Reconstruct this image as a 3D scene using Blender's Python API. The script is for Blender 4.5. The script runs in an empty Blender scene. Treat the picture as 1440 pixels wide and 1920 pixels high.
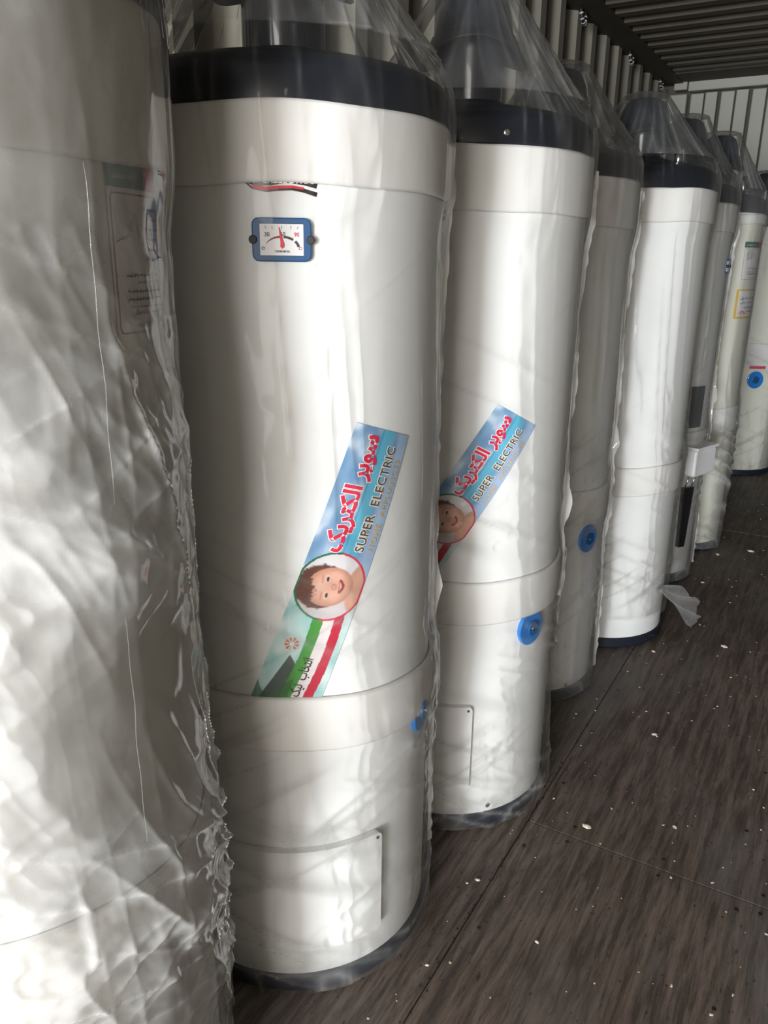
import bpy, bmesh, math, random
import numpy as np
from mathutils import Vector, Matrix
S = 1.15                     # camera height in metres; all plans below are in units of it
CY = 1.078                   # eye level to the underside of the top rail
ZC = 1 + CY
C = bpy.context.scene.collection
sc = bpy.context.scene
R = math.radians

# ---------------------------------------------------------------- camera
def make_camera():
    cd = bpy.data.cameras.new('camera'); cam = bpy.data.objects.new('camera', cd); C.objects.link(cam)
    cd.sensor_fit = 'VERTICAL'; cd.sensor_height = 36.0; cd.lens = 1481.8 / 1920 * 36.0
    cd.clip_start = .02
    p, r, y = R(17.794), R(0.7375), R(30.175)
    fw = Vector((-math.sin(y)*math.cos(p), math.cos(y)*math.cos(p), -math.sin(p)))
    rt = Vector((math.cos(y), math.sin(y), 0)); up = rt.cross(fw)
    rt2 = math.cos(r)*rt + math.sin(r)*up; up2 = -math.sin(r)*rt + math.cos(r)*up
    m = Matrix((rt2, up2, -fw)).transposed().to_4x4(); m.translation = (0, 0, S)
    cam.matrix_world = m; sc.camera = cam
make_camera()

# ---------------------------------------------------------------- world, daylight through the open doors, exposure
w = bpy.data.worlds.new('world'); sc.world = w; w.use_nodes = True
w.node_tree.nodes['Background'].inputs[0].default_value = (.90, .88, .85, 1)
w.node_tree.nodes['Background'].inputs[1].default_value = .6
def area(name, loc, sx, sy, energy, col, target):
    l = bpy.data.lights.new(name, 'AREA'); l.shape = 'RECTANGLE'; l.size = sx; l.size_y = sy; l.energy = energy; l.color = col
    o = bpy.data.objects.new(name, l); C.objects.link(o); o.location = loc
    o.rotation_euler = (Vector(target) - Vector(loc)).to_track_quat('-Z', 'Y').to_euler()
    return o
area('daylight_through_open_door', (.52*S, -8.5*S, .75*S), 1.66, 2.2, 1130, (.90, .955, 1.0), (-.35*S, 1.5*S, .85*S))
area('soft_skylight_in_the_doorway', (-.30*S, -2.08*S, 1.03*S), 2.3, 2.3, 165, (.92, .885, .845), (-.30*S, 2*S, 1.03*S))
sc.view_settings.view_transform = 'Standard'; sc.view_settings.look = 'None'
sc.view_settings.gamma = 1; sc.view_settings.use_curve_mapping = False
sc.view_settings.exposure = 0.13
sc.cycles.transparent_max_bounces = 32
sc.cycles.max_bounces = 8

# ---------------------------------------------------------------- materials
def mat(name):
    m = bpy.data.materials.new(name); m.use_nodes = True
    nt = m.node_tree; return m, nt, nt.nodes['Principled BSDF']
def simple(name, col, rough=.5, metal=0, noise=0, nscale=20, bump=0, stretch=(1, 1, 1), coat=0, spec=.5):
    m, nt, b = mat(name); b.inputs['Specular IOR Level'].default_value = spec
    b.inputs['Base Color'].default_value = (*col, 1); b.inputs['Roughness'].default_value = rough
    b.inputs['Metallic'].default_value = metal; b.inputs['Coat Weight'].default_value = coat
    if noise or bump:
        tc = nt.nodes.new('ShaderNodeTexCoord'); mp = nt.nodes.new('ShaderNodeMapping'); mp.inputs['Scale'].default_value = stretch
        n = nt.nodes.new('ShaderNodeTexNoise'); n.inputs['Scale'].default_value = nscale; n.inputs['Detail'].default_value = 6
        nt.links.new(tc.outputs['Object'], mp.inputs[0]); nt.links.new(mp.outputs[0], n.inputs['Vector'])
        if noise:
            r = nt.nodes.new('ShaderNodeValToRGB')
            r.color_ramp.elements[0].position = .3; r.color_ramp.elements[1].position = .7
            r.color_ramp.elements[0].color = (*[c*(1-noise) for c in col], 1); r.color_ramp.elements[1].color = (*col, 1)
            nt.links.new(n.outputs[0], r.inputs[0]); nt.links.new(r.outputs[0], b.inputs['Base Color'])
        if bump:
            bp = nt.nodes.new('ShaderNodeBump'); bp.inputs['Strength'].default_value = bump; bp.inputs['Distance'].default_value = .004
            nt.links.new(n.outputs[0], bp.inputs['Height']); nt.links.new(bp.outputs[0], b.inputs['Normal'])
    return m
def film(name, haze, col=(.93, .93, .92), gloss=.5, bump=.5, bscale=9, stretch=(1, 1, .35), rough=.09, patch=0.0, crease=.35):
    """thin polythene: clear sheet with a glossy face and some milky haze"""
    m = bpy.data.materials.new(name); m.use_nodes = True; nt = m.node_tree; nt.nodes.clear()
    N = nt.nodes.new; Lk = nt.links.new
    out = N('ShaderNodeOutputMaterial'); tr = N('ShaderNodeBsdfTransparent'); tr.inputs[0].default_value = (.985, .985, .98, 1)
    gl = N('ShaderNodeBsdfGlossy'); gl.inputs['Roughness'].default_value = rough; gl.inputs['Color'].default_value = (1, 1, 1, 1)
    df = N('ShaderNodeBsdfDiffuse'); df.inputs[0].default_value = (*col, 1)
    tl = N('ShaderNodeBsdfTranslucent'); tl.inputs[0].default_value = (*col, 1)
    mm = N('ShaderNodeMixShader'); mm.inputs[0].default_value = .45; Lk(df.outputs[0], mm.inputs[1]); Lk(tl.outputs[0], mm.inputs[2])
    tc = N('ShaderNodeTexCoord'); mp = N('ShaderNodeMapping'); mp.inputs['Scale'].default_value = stretch
    mp.inputs['Rotation'].default_value = (.35, .2, 0)
    n = N('ShaderNodeTexNoise'); n.inputs['Scale'].default_value = bscale; n.inputs['Detail'].default_value = 5; n.inputs['Distortion'].default_value = 1.2
    n.noise_type = 'RIDGED_MULTIFRACTAL' if hasattr(n, 'noise_type') else n.noise_type
    Lk(tc.outputs['Object'], mp.inputs[0]); Lk(mp.outputs[0], n.inputs['Vector'])
    bp = N('ShaderNodeBump'); bp.inputs['Strength'].default_value = bump; bp.inputs['Distance'].default_value = .003
    Lk(n.outputs[0], bp.inputs['Height'])
    for q in (gl, df): Lk(bp.outputs[0], q.inputs['Normal'])
    lw = N('ShaderNodeLayerWeight'); lw.inputs[0].default_value = .22; Lk(bp.outputs[0], lw.inputs['Normal'])
    # haze rises a little where the sheet is seen edge-on (a longer path through the plastic)
    lf = N('ShaderNodeLayerWeight'); lf.inputs[0].default_value = .35
    pw = N('ShaderNodeMath'); pw.operation = 'POWER'; pw.inputs[1].default_value = 3.0; Lk(lf.outputs['Facing'], pw.inputs[0])
    n2 = N('ShaderNodeTexNoise'); n2.inputs['Scale'].default_value = 5; n2.inputs['Detail'].default_value = 8; n2.inputs['Roughness'].default_value = .65
    Lk(mp.outputs[0], n2.inputs['Vector'])
    mr = N('ShaderNodeMapRange'); mr.inputs[1].default_value = .45; mr.inputs[2].default_value = .75; mr.inputs[3].default_value = haze; mr.inputs[4].default_value = haze + patch
    Lk(n2.outputs[0], mr.inputs[0])
    ad = N('ShaderNodeMath'); ad.operation = 'MULTIPLY_ADD'; ad.inputs[1].default_value = .38; Lk(pw.outputs[0], ad.inputs[0]); Lk(mr.outputs[0], ad.inputs[2])
    # folds are milkier; their grey shading is put into the transparent colour
    at = N('ShaderNodeAttribute'); at.attribute_name = 'crease'
    ad2 = N('ShaderNodeMath'); ad2.operation = 'MULTIPLY_ADD'; ad2.inputs[1].default_value = crease; Lk(at.outputs['Fac'], ad2.inputs[0]); Lk(ad.outputs[0], ad2.inputs[2]); ad2.use_clamp = True
    ad = ad2
    tm = N('ShaderNodeMix'); tm.data_type = 'RGBA'; tm.inputs[6].default_value = (.985, .985, .98, 1); tm.inputs[7].default_value = (.70, .70, .69, 1)
    Lk(at.outputs['Fac'], tm.inputs[0]); Lk(tm.outputs[2], tr.inputs[0])
    m1 = N('ShaderNodeMixShader'); Lk(ad.outputs[0], m1.inputs[0]); Lk(tr.outputs[0], m1.inputs[1]); Lk(mm.outputs[0], m1.inputs[2])
    gm = N('ShaderNodeMath'); gm.operation = 'MULTIPLY'; gm.inputs[1].default_value = gloss; Lk(lw.outputs['Fresnel'], gm.inputs[0])
    m2 = N('ShaderNodeMixShader'); Lk(gm.outputs[0], m2.inputs[0]); Lk(m1.outputs[0], m2.inputs[1]); Lk(gl.outputs[0], m2.inputs[2])
    Lk(m2.outputs[0], out.inputs[0]); return m

M = {}
M['enamel'] = simple('white_enamel', (.80, .80, .79), .42, noise=.03, nscale=3, spec=.16)
M['cream'] = simple('cream_enamel', (.74, .73, .64), .42, spec=.2)
M['black'] = simple('black_enamel', (.008, .010, .017), .35, noise=.2, nscale=8, spec=.35)
M['pipe'] = simple('dark_flue_steel', (.018, .021, .030), .22, metal=.0, coat=.5)
M['base'] = simple('base_ring_black', (.012, .016, .028), .45)
M['foam'] = simple('white_foam_sheet', (.78, .765, .74), .8, spec=.15, noise=.06, nscale=14, bump=.25)
M['blue'] = simple('blue_bezel', (.012, .075, .20), .3)
M['knob'] = simple('blue_knob', (.01, .20, .62), .3, coat=.3)
M['knobdark'] = simple('dark_blue_knob', (.008, .09, .25), .35)
M['white'] = simple('white_plastic', (.83, .83, .82), .35)
M['paper'] = simple('printed_white', (.78, .76, .76), .5)
M['red'] = simple('print_red', (.62, .02, .04), .45)
M['crimson'] = simple('print_crimson', (.70, .012, .055), .45)
M['darkred'] = simple('print_dark_red', (.25, .02, .03), .5)
M['ink'] = simple('print_ink', (.03, .022, .02), .5)
M['grey_ink'] = simple('print_grey', (.22, .2, .19), .5)
M['navy'] = simple('print_navy', (.02, .03, .09), .5)
M['gold'] = simple('print_gold', (.62, .42, .22), .5)
M['brown_ink'] = simple('print_brown', (.13, .075, .03), .5)
M['pwhite'] = simple('print_white', (.88, .87, .85), .5)
M['green'] = simple('print_green', (.0, .12, .065), .45)
M['pink'] = simple('print_pink', (.65, .03, .16), .45)
M['yellow'] = simple('print_yellow', (.70, .47, .04), .5)
M['chrome'] = simple('nickel', (.72, .70, .66), .22, metal=1)
M['grey'] = simple('grey_plate', (.06, .07, .08), .5, noise=.3, nscale=30)
M['rubber'] = simple('black_rubber', (.012, .012, .014), .55)
M['logo_black'] = simple('logo_black', (.02, .012, .014), .35)
M['chip'] = simple('pale_wood_chip', (.62, .55, .45), .8)
M['stripe'] = simple('pale_stripe', (.55, .53, .50), .5)
M['steel_wall'] = simple('beige_painted_steel', (.25, .232, .185), .6, noise=.22, nscale=5, stretch=(1, 1, .3))
M['rail'] = simple('dark_brown_rail', (.040, .030, .021), .7, noise=.3, nscale=6)
M['ceil'] = simple('brown_painted_roof', (.085, .072, .052), .6, noise=.3, nscale=4)
M['endwall'] = simple('off_white_painted_steel', (.40, .39, .34), .55, noise=.14, nscale=3, stretch=(1, 1, .4))
M['groove'] = simple('groove_shade', (.07, .06, .045), .7)  # shade of the end wall's grooves, put into a dark sheet colour
M['film'] = film('clear_polythene', .012, patch=.025, rough=.05, bump=1.0, bscale=18, gloss=.42)
M['film_thick'] = film('milky_polythene', .14, patch=.22, bump=.9, bscale=14, stretch=(1, 1, .4), gloss=1.4, rough=.045, crease=.5)
M['film_haze'] = film('hazy_polythene', .12, patch=.10)
M['film_cone'] = film('hood_polythene', .03, patch=.09, bscale=16, gloss=.7, rough=.06, crease=.5)
M['seam'] = film('polythene_seam', .70, col=(.90, .87, .82), patch=.2, gloss=.6)
def vcol(name):
    m, nt, b = mat(name); a = nt.nodes.new('ShaderNodeVertexColor'); a.layer_name = 'print'
    nt.links.new(a.outputs[0], b.inputs['Base Color']); b.inputs['Roughness'].default_value = .35; return m
M['print'] = vcol('printed_vinyl')
def floor_mat():
    m, nt, b = mat('worn_plywood'); N = nt.nodes.new; Lk = nt.links.new
    tc = N('ShaderNodeTexCoord')
    def noise(scale, st, detail=6, rough=.6, dist=0):
        mp = N('ShaderNodeMapping'); mp.inputs['Scale'].default_value = st
        n = N('ShaderNodeTexNoise'); n.inputs['Scale'].default_value = scale; n.inputs['Detail'].default_value = detail
        n.inputs['Roughness'].default_value = rough; n.inputs['Distortion'].default_value = dist
        Lk(tc.outputs['Object'], mp.inputs[0]); Lk(mp.outputs[0], n.inputs[0]); return n.outputs[0]
    def ramp(src, p0, p1, c0, c1):
        r = N('ShaderNodeValToRGB'); e = r.color_ramp.elements
        e[0].position = p0; e[1].position = p1; e[0].color = (*c0, 1); e[1].color = (*c1, 1); Lk(src, r.inputs[0]); return r.outputs[0]
    def mix(f, a, c, mode='MIX'):
        x = N('ShaderNodeMix'); x.data_type = 'RGBA'; x.blend_type = mode
        for s, v in ((0, f), (6, a), (7, c)):
            if hasattr(v, 'links') or hasattr(v, 'is_linked'): Lk(v, x.inputs[s])
            else: x.inputs[s].default_value = v
        return x.outputs[2]
    big = ramp(noise(1.3, (1, .6, 1), 5), .35, .65, (.105, .078, .062), (.190, .155, .132))
    grain = noise(60, (1, .085, 1), 10, .78, .15)
    g = ramp(grain, .42, .60, (.45, .42, .40), (1.3, 1.28, 1.27))
    c = mix(1.0, big, g, 'MULTIPLY')
    grey = noise(2.4, (1, .5, 1), 4)
    c = mix(ramp(grey, .5, .68, (0, 0, 0), (.75, .75, .75)), c, (.17, .172, .165, 1))
    st = noise(3.6, (1.6, .38, 1), 5, .65, .6)
    c = mix(ramp(st, .63, .74, (0, 0, 0), (.85, .85, .85)), c, (.018, .011, .008, 1))
    pt = noise(120, (1, .5, 1), 2, .5)
    c = mix(ramp(pt, .66, .72, (0, 0, 0), (.8, .8, .8)), c, (.03, .022, .018, 1))
    sc2 = noise(55, (1, .16, 1), 5, .6)
    c = mix(ramp(sc2, .68, .74, (0, 0, 0), (.55, .55, .55)), c, (.24, .21, .18, 1))
    Lk(c, b.inputs['Base Color']); b.inputs['Roughness'].default_value = .62
    bp = N('ShaderNodeBump'); bp.inputs['Strength'].default_value = .6; bp.inputs['Distance'].default_value = .003
    Lk(grain, bp.inputs['Height']); Lk(bp.outputs[0], b.inputs['Normal'])
    return m
M['ply'] = floor_mat()

# ---------------------------------------------------------------- mesh helpers (plan units, scaled by S)
def mesh(name, v, f, m, parent=None, smooth=False):
    me = bpy.data.meshes.new(name)
    v = np.asarray(v, float) * S
    me.from_pydata(v.tolist(), [], [tuple(q) for q in f]); me.update()
    if smooth: me.shade_smooth()
    me.materials.append(m)
    o = bpy.data.objects.new(name, me); C.objects.link(o)
    if parent: o.parent = parent
    return o
def box(x0, x1, y0, y1, z0, z1, v=None, f=None):
    v = [] if v is None else v; f = [] if f is None else f; n = len(v)
    v += [(x, y, z) for z in (z0, z1) for x, y in ((x0, y0), (x1, y0), (x1, y1), (x0, y1))]
    f += [tuple(n+i for i in q) for q in ((0, 3, 2, 1), (4, 5, 6, 7), (0, 1, 5, 4), (1, 2, 6, 5), (2, 3, 7, 6), (3, 0, 4, 7))]
    return v, f
def grid_faces(nu, nv, wrap=False):
    f = []
    for j in range(nv-1):
        for i in range(nu if wrap else nu-1):
            a = j*nu+i; b = j*nu+(i+1) % nu
            f.append((a, b, b+nu, a+nu))
    return f
def lathe(prof, n=96):
    v = []
    for r, z in prof:
        for i in range(n):
            a = 2*math.pi*i/n; v.append((r*math.cos(a), r*math.sin(a), z))
    f = grid_faces(n, len(prof), True)
    return v, f
def smooth_by_angle(o, ang=35):
    me = o.data; me.shade_smooth()
    bm = bmesh.new(); bm.from_mesh(me)
    for e in bm.edges:
        if len(e.link_faces) == 2 and e.calc_face_angle(0) > R(ang): e.smooth = False
    bm.to_mesh(me); bm.free(); return o
def lathe_obj(name, prof, m, parent, n=96):
    v, f = lathe(prof, n); return smooth_by_angle(mesh(name, v, f, m, parent))
def tube(name, pts, r, m, parent, n=8):
    v = []; P = [Vector(p) for p in pts]
    for k, p in enumerate(P):
        t = (P[min(k+1, len(P)-1)] - P[max(k-1, 0)]).normalized()
        a = t.orthogonal().normalized(); b = t.cross(a)
        rr = r[k] if isinstance(r, (list, tuple)) else r
        for i in range(n):
            q = 2*math.pi*i/n; v.append(tuple(p + (a*math.cos(q)+b*math.sin(q))*rr))
    f = grid_faces(n, len(P), True) + [tuple(range(n))[::-1], tuple((len(P)-1)*n+i for i in range(n))]
    return mesh(name, v, f, m, parent, True)
def label(o, lab, cat, group=None):
    o['label'] = lab; o['category'] = cat
    if group: o['group'] = group
def empty(name, loc, parent=None):
    o = bpy.data.objects.new(name, None); C.objects.link(o); o.location = [c*S for c in loc]; o.empty_display_size = .1
    if parent: o.parent = parent
    return o
def cyl_pt(r, th, z):          # th in degrees
    return (r*math.cos(R(th)), r*math.sin(R(th)), z)
def patch(name, r, th0, th1, z0, z1, m, parent, thick=0.0, corner=0.0, skew=0.0, nz=6):
    """curved rectangle lying on the cylinder with its own thickness and rounded corners"""
    w = R(th1-th0)*r; hgt = z1-z0; c = min(corner, w/2, hgt/2)
    out = []
    if c > 0:
        for cx, cz, a0 in ((w-c, hgt-c, 0), (c, hgt-c, 90), (c, c, 180), (w-c, c, 270)):
            for k in range(5):
                a = R(a0+k*22.5); out.append((cx+c*math.cos(a), cz+c*math.sin(a)))
    else: out = [(w, hgt), (0, hgt), (0, 0), (w, 0)]
    bm = bmesh.new(); vs = [bm.verts.new((x, z, 0)) for x, z in out]; bm.faces.new(vs)
    step = max(r*R(4), .0005)
    k = 1
    while k*step < w:
        g = list(bm.verts)+list(bm.edges)+list(bm.faces)
        bmesh.ops.bisect_plane(bm, geom=g, plane_co=(k*step, 0, 0), plane_no=(1, 0, 0)); k += 1
    if thick:
        e = bmesh.ops.extrude_face_region(bm, geom=list(bm.faces))
        for q in e['geom']:
            if isinstance(q, bmesh.types.BMVert): q.co.z = 1
    bmesh.ops.recalc_face_normals(bm, faces=bm.faces)
    for q in bm.verts:
        x, z, t = q.co
        th = R(th0) + x/r; rr = r + t*thick if thick else r
        q.co = Vector((rr*math.cos(th), rr*math.sin(th), z0+z+skew*x)) * S
    me = bpy.data.meshes.new(name); bm.to_mesh(me); bm.free(); me.materials.append(m)
    o = bpy.data.objects.new(name, me); C.objects.link(o); o.parent = parent
    return smooth_by_angle(o, 40)

# text laid out on a flat (x, y) sheet as mesh, then bent on by a mapping
TXT = {}
def text_mesh(body, size, offset=0.0, spacing=1.0):
    k = (body, size, offset, spacing)
    if k in TXT: return TXT[k]
    cu = bpy.data.curves.new('lettering', 'FONT'); cu.body = body; cu.size = 1; cu.offset = offset; cu.resolution_u = 3
    cu.space_character = spacing; cu.align_x = 'LEFT'
    o = bpy.data.objects.new('lettering', cu); C.objects.link(o)
    dg = bpy.context.evaluated_depsgraph_get(); me = bpy.data.meshes.new_from_object(o.evaluated_get(dg))
    v = np.array([tuple(q.co) for q in me.vertices]); f = [tuple(p.vertices) for p in me.polygons]
    bpy.data.objects.remove(o); bpy.data.curves.remove(cu); bpy.data.meshes.remove(me)
    TXT[k] = (v, f); return TXT[k]
def text(name, body, fn, x, y, width, height, m, parent, offset=0.0, spacing=1.0, lift=0.0):
    """fit body into width x height with its lower left corner at (x, y); fn maps (x, y, lift) to space"""
    v, f = text_mesh(body, 1, 0.0, spacing); lo, hi = v.min(0), v.max(0)
    v, f = text_mesh(body, 1, offset, spacing)
    sx = width/(hi[0]-lo[0]); sy = height/(hi[1]-lo[1])
    return mesh(name, [fn(x+(p[0]-lo[0])*sx, y+(p[1]-lo[1])*sy, lift) for p in v], f, m, parent)
def shape(name, pts, fn, m, parent, lift=0.0):
    bm = bmesh.new(); vs = [bm.verts.new((p[0], p[1], 0)) for p in pts]; fc = bm.faces.new(vs)
    bmesh.ops.triangulate(bm, faces=[fc])
    v = [tuple(q.co) for q in bm.verts]; f = [tuple(q.index for q in fa.verts) for fa in bm.faces]
    bm.verts.index_update(); f = [tuple(q.index for q in fa.verts) for fa in bm.faces]; bm.free()
    return mesh(name, [fn(p[0], p[1], lift) for p in v], f, m, parent)
def ribbon_pts(pts, w0, w1=None):
    w1 = w0 if w1 is None else w1; L = []; Rr = []; n = len(pts)
    for k, p in enumerate(pts):
        a = pts[max(k-1, 0)]; b = pts[min(k+1, n-1)]; dx, dy = b[0]-a[0], b[1]-a[1]; d = math.hypot(dx, dy) or 1
        w_ = w0+(w1-w0)*k/(n-1); L.append((p[0]-dy/d*w_/2, p[1]+dx/d*w_/2)); Rr.append((p[0]+dy/d*w_/2, p[1]-dx/d*w_/2))
    return L + Rr[::-1]

# ---------------------------------------------------------------- periodic noise for the film
def vnoise(u, v, nu, seed):
    rng = np.random.RandomState(seed); T = rng.rand(nu, 256)
    u0 = np.floor(u); v0 = np.floor(v); fu = u-u0; fv = v-v0
    fu = fu*fu*(3-2*fu); fv = fv*fv*(3-2*fv)
    i0 = u0.astype(int) % nu; i1 = (i0+1) % nu; j0 = v0.astype(int) % 256; j1 = (j0+1) % 256
    return (T[i0, j0]*(1-fu)+T[i1, j0]*fu)*(1-fv)+(T[i0, j1]*(1-fu)+T[i1, j1]*fu)*fv
def ridge(t, z, nu, kz, shear, seed):
    n = vnoise(t*nu+z*shear, z*kz, nu, seed); return 1-np.abs(2*n-1)

# ================================================================ THE SETTING
def corr_profile(y0, y1, period, depth, flat=.26, slope=.24):
    """trapezoid corrugation: list of (along, depth) from y0 to y1"""
    out = []; y = y0
    while y < y1:
        out += [(y, 0), (y+period*flat, 0), (y+period*(flat+slope), depth), (y+period*(2*flat+slope), depth)]
        y += period
    out.append((y, 0)); return out
WX = -1.2268*CY; FY = 5.39*CY; BACK = -2.1
P = .2183*CY
# wall: each corrugation dips away from the room; the slope facing the doors catches the light
def struct(o): o['kind'] = 'structure'; return o
ph = 3.903*CY
y0 = ph - P*math.ceil((ph-BACK)/P)
pr = corr_profile(y0, FY+.1, P, -.050, .27, .23)
# order so that the inner flat ends with a slope that faces the doors
v = []; f = []
for k, (y, d) in enumerate(pr):
    v += [(WX-.003+d, y, -.02), (WX-.003+d, y, ZC)]
for k in range(len(pr)-1): f.append((2*k, 2*k+2, 2*k+3, 2*k+1))
o = struct(mesh('wall_left', v, f, M['steel_wall']))
o = struct(mesh('trim_1', *box(WX-.06, -1.12*CY, BACK, FY, ZC, ZC+.07), M['rail']))
# plain right wall, and the roof
RX = WX + 2.35/S
prr = [(y, -d) for y, d in pr]
v = []; f = []
for y, d in prr: v += [(RX+d, y, -.02), (RX+d, y, ZC+.06)]
for k in range(len(prr)-1): f.append((2*k, 2*k+1, 2*k+3, 2*k+2))
struct(mesh('wall_right', v, f, M['steel_wall']))
pc = .1505*CY; cy0 = 4.0*CY; cy0 -= pc*math.ceil((cy0-BACK)/pc)
prc = corr_profile(cy0, 5.12*CY, pc, .028, .40, .10)
v = []; f = []
for y, d in prc: v += [(-1.14*CY, y, ZC+.012+d), (RX, y, ZC+.012+d)]
for k in range(len(prc)-1): f.append((2*k, 2*k+1, 2*k+3, 2*k+2))
struct(mesh('ceiling', v, f, M['ceil']))
struct(mesh('trim_2', *box(-1.14*CY, RX, 5.12*CY, FY+.02, ZC+.006, ZC+.08), M['rail']))
# far end: frame and upright pressed panels
fw = empty('wall_far', (0, FY, 0)); struct(fw)
k_ = CY
def fbox(name, x0, x1, y0, y1, z0, z1, m=M['endwall']):
    o = mesh(name, *box(x0*k_, x1*k_, y0, y1, 1+z0*k_ if z0 > 0 else -.02, 1+z1*k_), m, fw)
    b = o.modifiers.new('bevel', 'BEVEL'); b.width = .006; b.segments = 2; return o
fbox('back_sheet', -1.3, 1.05, .055, .07, -.02, 1.05, M['groove'])
fbox('header_beam', -1.09, 1.05, -.03, .05, .957, 1.03)
fbox('corner_casting', -1.17, -1.095, -.04, .05, .965, 1.02)
fbox('corner_post', -1.2, -1.095, -.02, .05, -.02, .945)
x = -1.078; i = 0
while x < 1.0:
    wd = .078
    dpt = 0 if i % 2 else .018
    fbox('pressed_panel', x, x+wd-(.012 if i % 2 else .005), dpt, dpt+.03, -.02, .948); x += .0845; i += 1
# rear frame beside the doorway
struct(mesh('trim_3', *box(-1.14*CY, RX, BACK-.02, BACK+.04, 1.98, ZC+.05), M['rail']))
# floor of plywood sheets with open joints
fl = empty('floor', (0, 0, 0)); struct(fl)
def sheet(x0, x1, y0, y1, dz=0):
    g = .0007
    o = mesh('plywood_sheet', *box(x0+g, x1-g, y0+g, y1-g, -.02, dz), M['ply'], fl)
    b = o.modifiers.new('bevel', 'BEVEL'); b.width = .0010; b.segments = 1
mesh('subfloor', *box(WX-.05, RX+.05, BACK, FY+.1, -.05, -.021), M['rubber'], fl)
rnd = random.Random(3)
for (x0, x1, ys) in ((-1.37, -.3815, (-2.1, -.35, 1.75, 3.85, 5.9)), (-.3815, .67, (-2.1, -.9, 1.208, 3.22, 5.33, 5.9)), (.67, RX+.04, (-2.1, -.2, 1.9, 4.0, 5.9))):
    for a, b in zip(ys, ys[1:]): sheet(x0, x1, a, b, rnd.uniform(-.001, 0))
# nails along the joints
v = []; f = []
def nail(x, y, r=.0035):
    n = len(v)
    for k in range(8): a = k*math.pi/4; v.append((x+r*math.cos(a), y+r*math.sin(a), .0006))
    f.append(tuple(n+q for q in range(8)))
for yy in np.arange(.3, 5.6, .21):
    nail(-.36+rnd.uniform(-.004, .004), yy); nail(-.02+rnd.uniform(-.01, .01), yy+.04)
for xx in np.arange(-.3, .9, .16): nail(xx, 1.19); nail(xx, 1.235); nail(xx, 3.2)
o = mesh('nail_heads', v, f, M['rubber'], fl); o['kind'] = 'stuff'
# pits gouged along the long joint
v = []; f = []
for k in range(280):
    yy = rnd.uniform(.2, 4.5); xx = -.3815 + rnd.gauss(0, .0022); r = rnd.uniform(.0008, .0026); n = len(v)
    for q in range(7): a = q*2*math.pi/7; rr = r*rnd.uniform(.6, 1.2); v.append((xx+rr*math.cos(a)*.8, yy+rr*math.sin(a)*1.6, .0004))
    f.append(tuple(n+q for q in range(7)))
o = mesh('splintered_joint', v, f, M['rubber'], fl); o['kind'] = 'stuff'
# debris
def chip_mesh(r, rr):
    bm = bmesh.new(); bmesh.ops.create_icosphere(bm, subdivisions=1, radius=r)
    for q in bm.verts: q.co = Vector((q.co.x*rr.uniform(.5, 1.5), q.co.y*rr.uniform(.4, 1.1), q.co.z*.35*rr.uniform(.5, 1.3)))
    v = [tuple(q.co) for q in bm.verts]; bm.verts.index_update(); f = [tuple(q.index for q in fa.verts) for fa in bm.faces]; bm.free(); return v, f
rr = random.Random(8); v = []; f = []
for k in range(520):
    yy = rr.uniform(.5, 4.6); xx = rr.uniform(-.43, .35)
    if any(math.hypot(xx-a, yy-b) < q+.035 for a, b, q in ((-.646, .859, .196), (-.595, 1.285, .194), (-.617, 1.757, .176), (-.531, 2.147, .183), (-.532, 2.654, .166), (-.493, 3.035, .168), (-.475, 4.335, .2))): continue
    cv, cf = chip_mesh(rr.choice((.0012, .0016, .002, .003)), rr); n = len(v); a = rr.uniform(0, 6.28); ca, sa = math.cos(a), math.sin(a)
    v += [(xx+p[0]*ca-p[1]*sa, yy+p[0]*sa+p[1]*ca, .001+p[2]) for p in cv]; f += [tuple(n+q for q in t) for t in cf]
o = mesh('sawdust_crumbs', v, f, M['chip']); o['kind'] = 'stuff'; label(o, 'tiny pale sawdust crumbs strewn over the brown plywood floor', 'debris')
cv, cf = chip_mesh(.0085, rr)
c0 = None
for xx, yy, s, a in ((-.28, 1.245, 1, .4), (-.52, .93, .6, 1.2), (-.17, 2.15, 1.1, .2), (-.30, 2.9, 1.3, 1.9), (-.335, 3.06, .8, 2), (-.2, 3.0, 1.4, .3), (-.40, 1.02, .55, .7),
                     (-.14, 1.33, .7, 2.2), (-.30, 2.6, .8, 1), (-.27, .95, .5, 2.9), (-.24, 1.62, .8, 1.1), (-.33, 2.02, .7, 0)):
    if c0 is None: c0 = mesh('wood_chip', cv, cf, M['chip']); q = c0
    else: q = c0.copy(); C.objects.link(q)
    q.location = (xx*S, yy*S, .0035*s*S); q.scale = (s, s, s); q.rotation_euler = (0, 0, a)
    label(q, 'small pale wood chip lying on the brown plywood floor', 'chip', 'pale wood chips on the floor')
# striped lashing rings under the left top rail
for lab, yy in (('striped lashing ring under the left top rail, largest and nearest of three', 3.665), ('striped lashing ring under the left top rail, middle of three', 4.47), ('striped lashing ring under the left top rail, farthest near the corner', 5.16)):
    t = empty('lashing_ring', (WX+.012, yy*CY, ZC-.002)); label(t, lab, 'ring')
    n = 14
    pts = [(.012+.010*math.sin(math.pi*k/n*1.0), .030*math.cos(math.pi*k/n), -.058*math.sin(math.pi*k/n)) for k in range(n+1)]
    tube('ring', pts, .008, M['rubber'], t, 10)
    for k in (2, 4, 6, 8, 10, 12):
        a, b = Vector(pts[k]), Vector(pts[k+1]); d = (b-a)*.5
        tube('stripe', [a, a+d], .0095, M['stripe'], t, 10)

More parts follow.
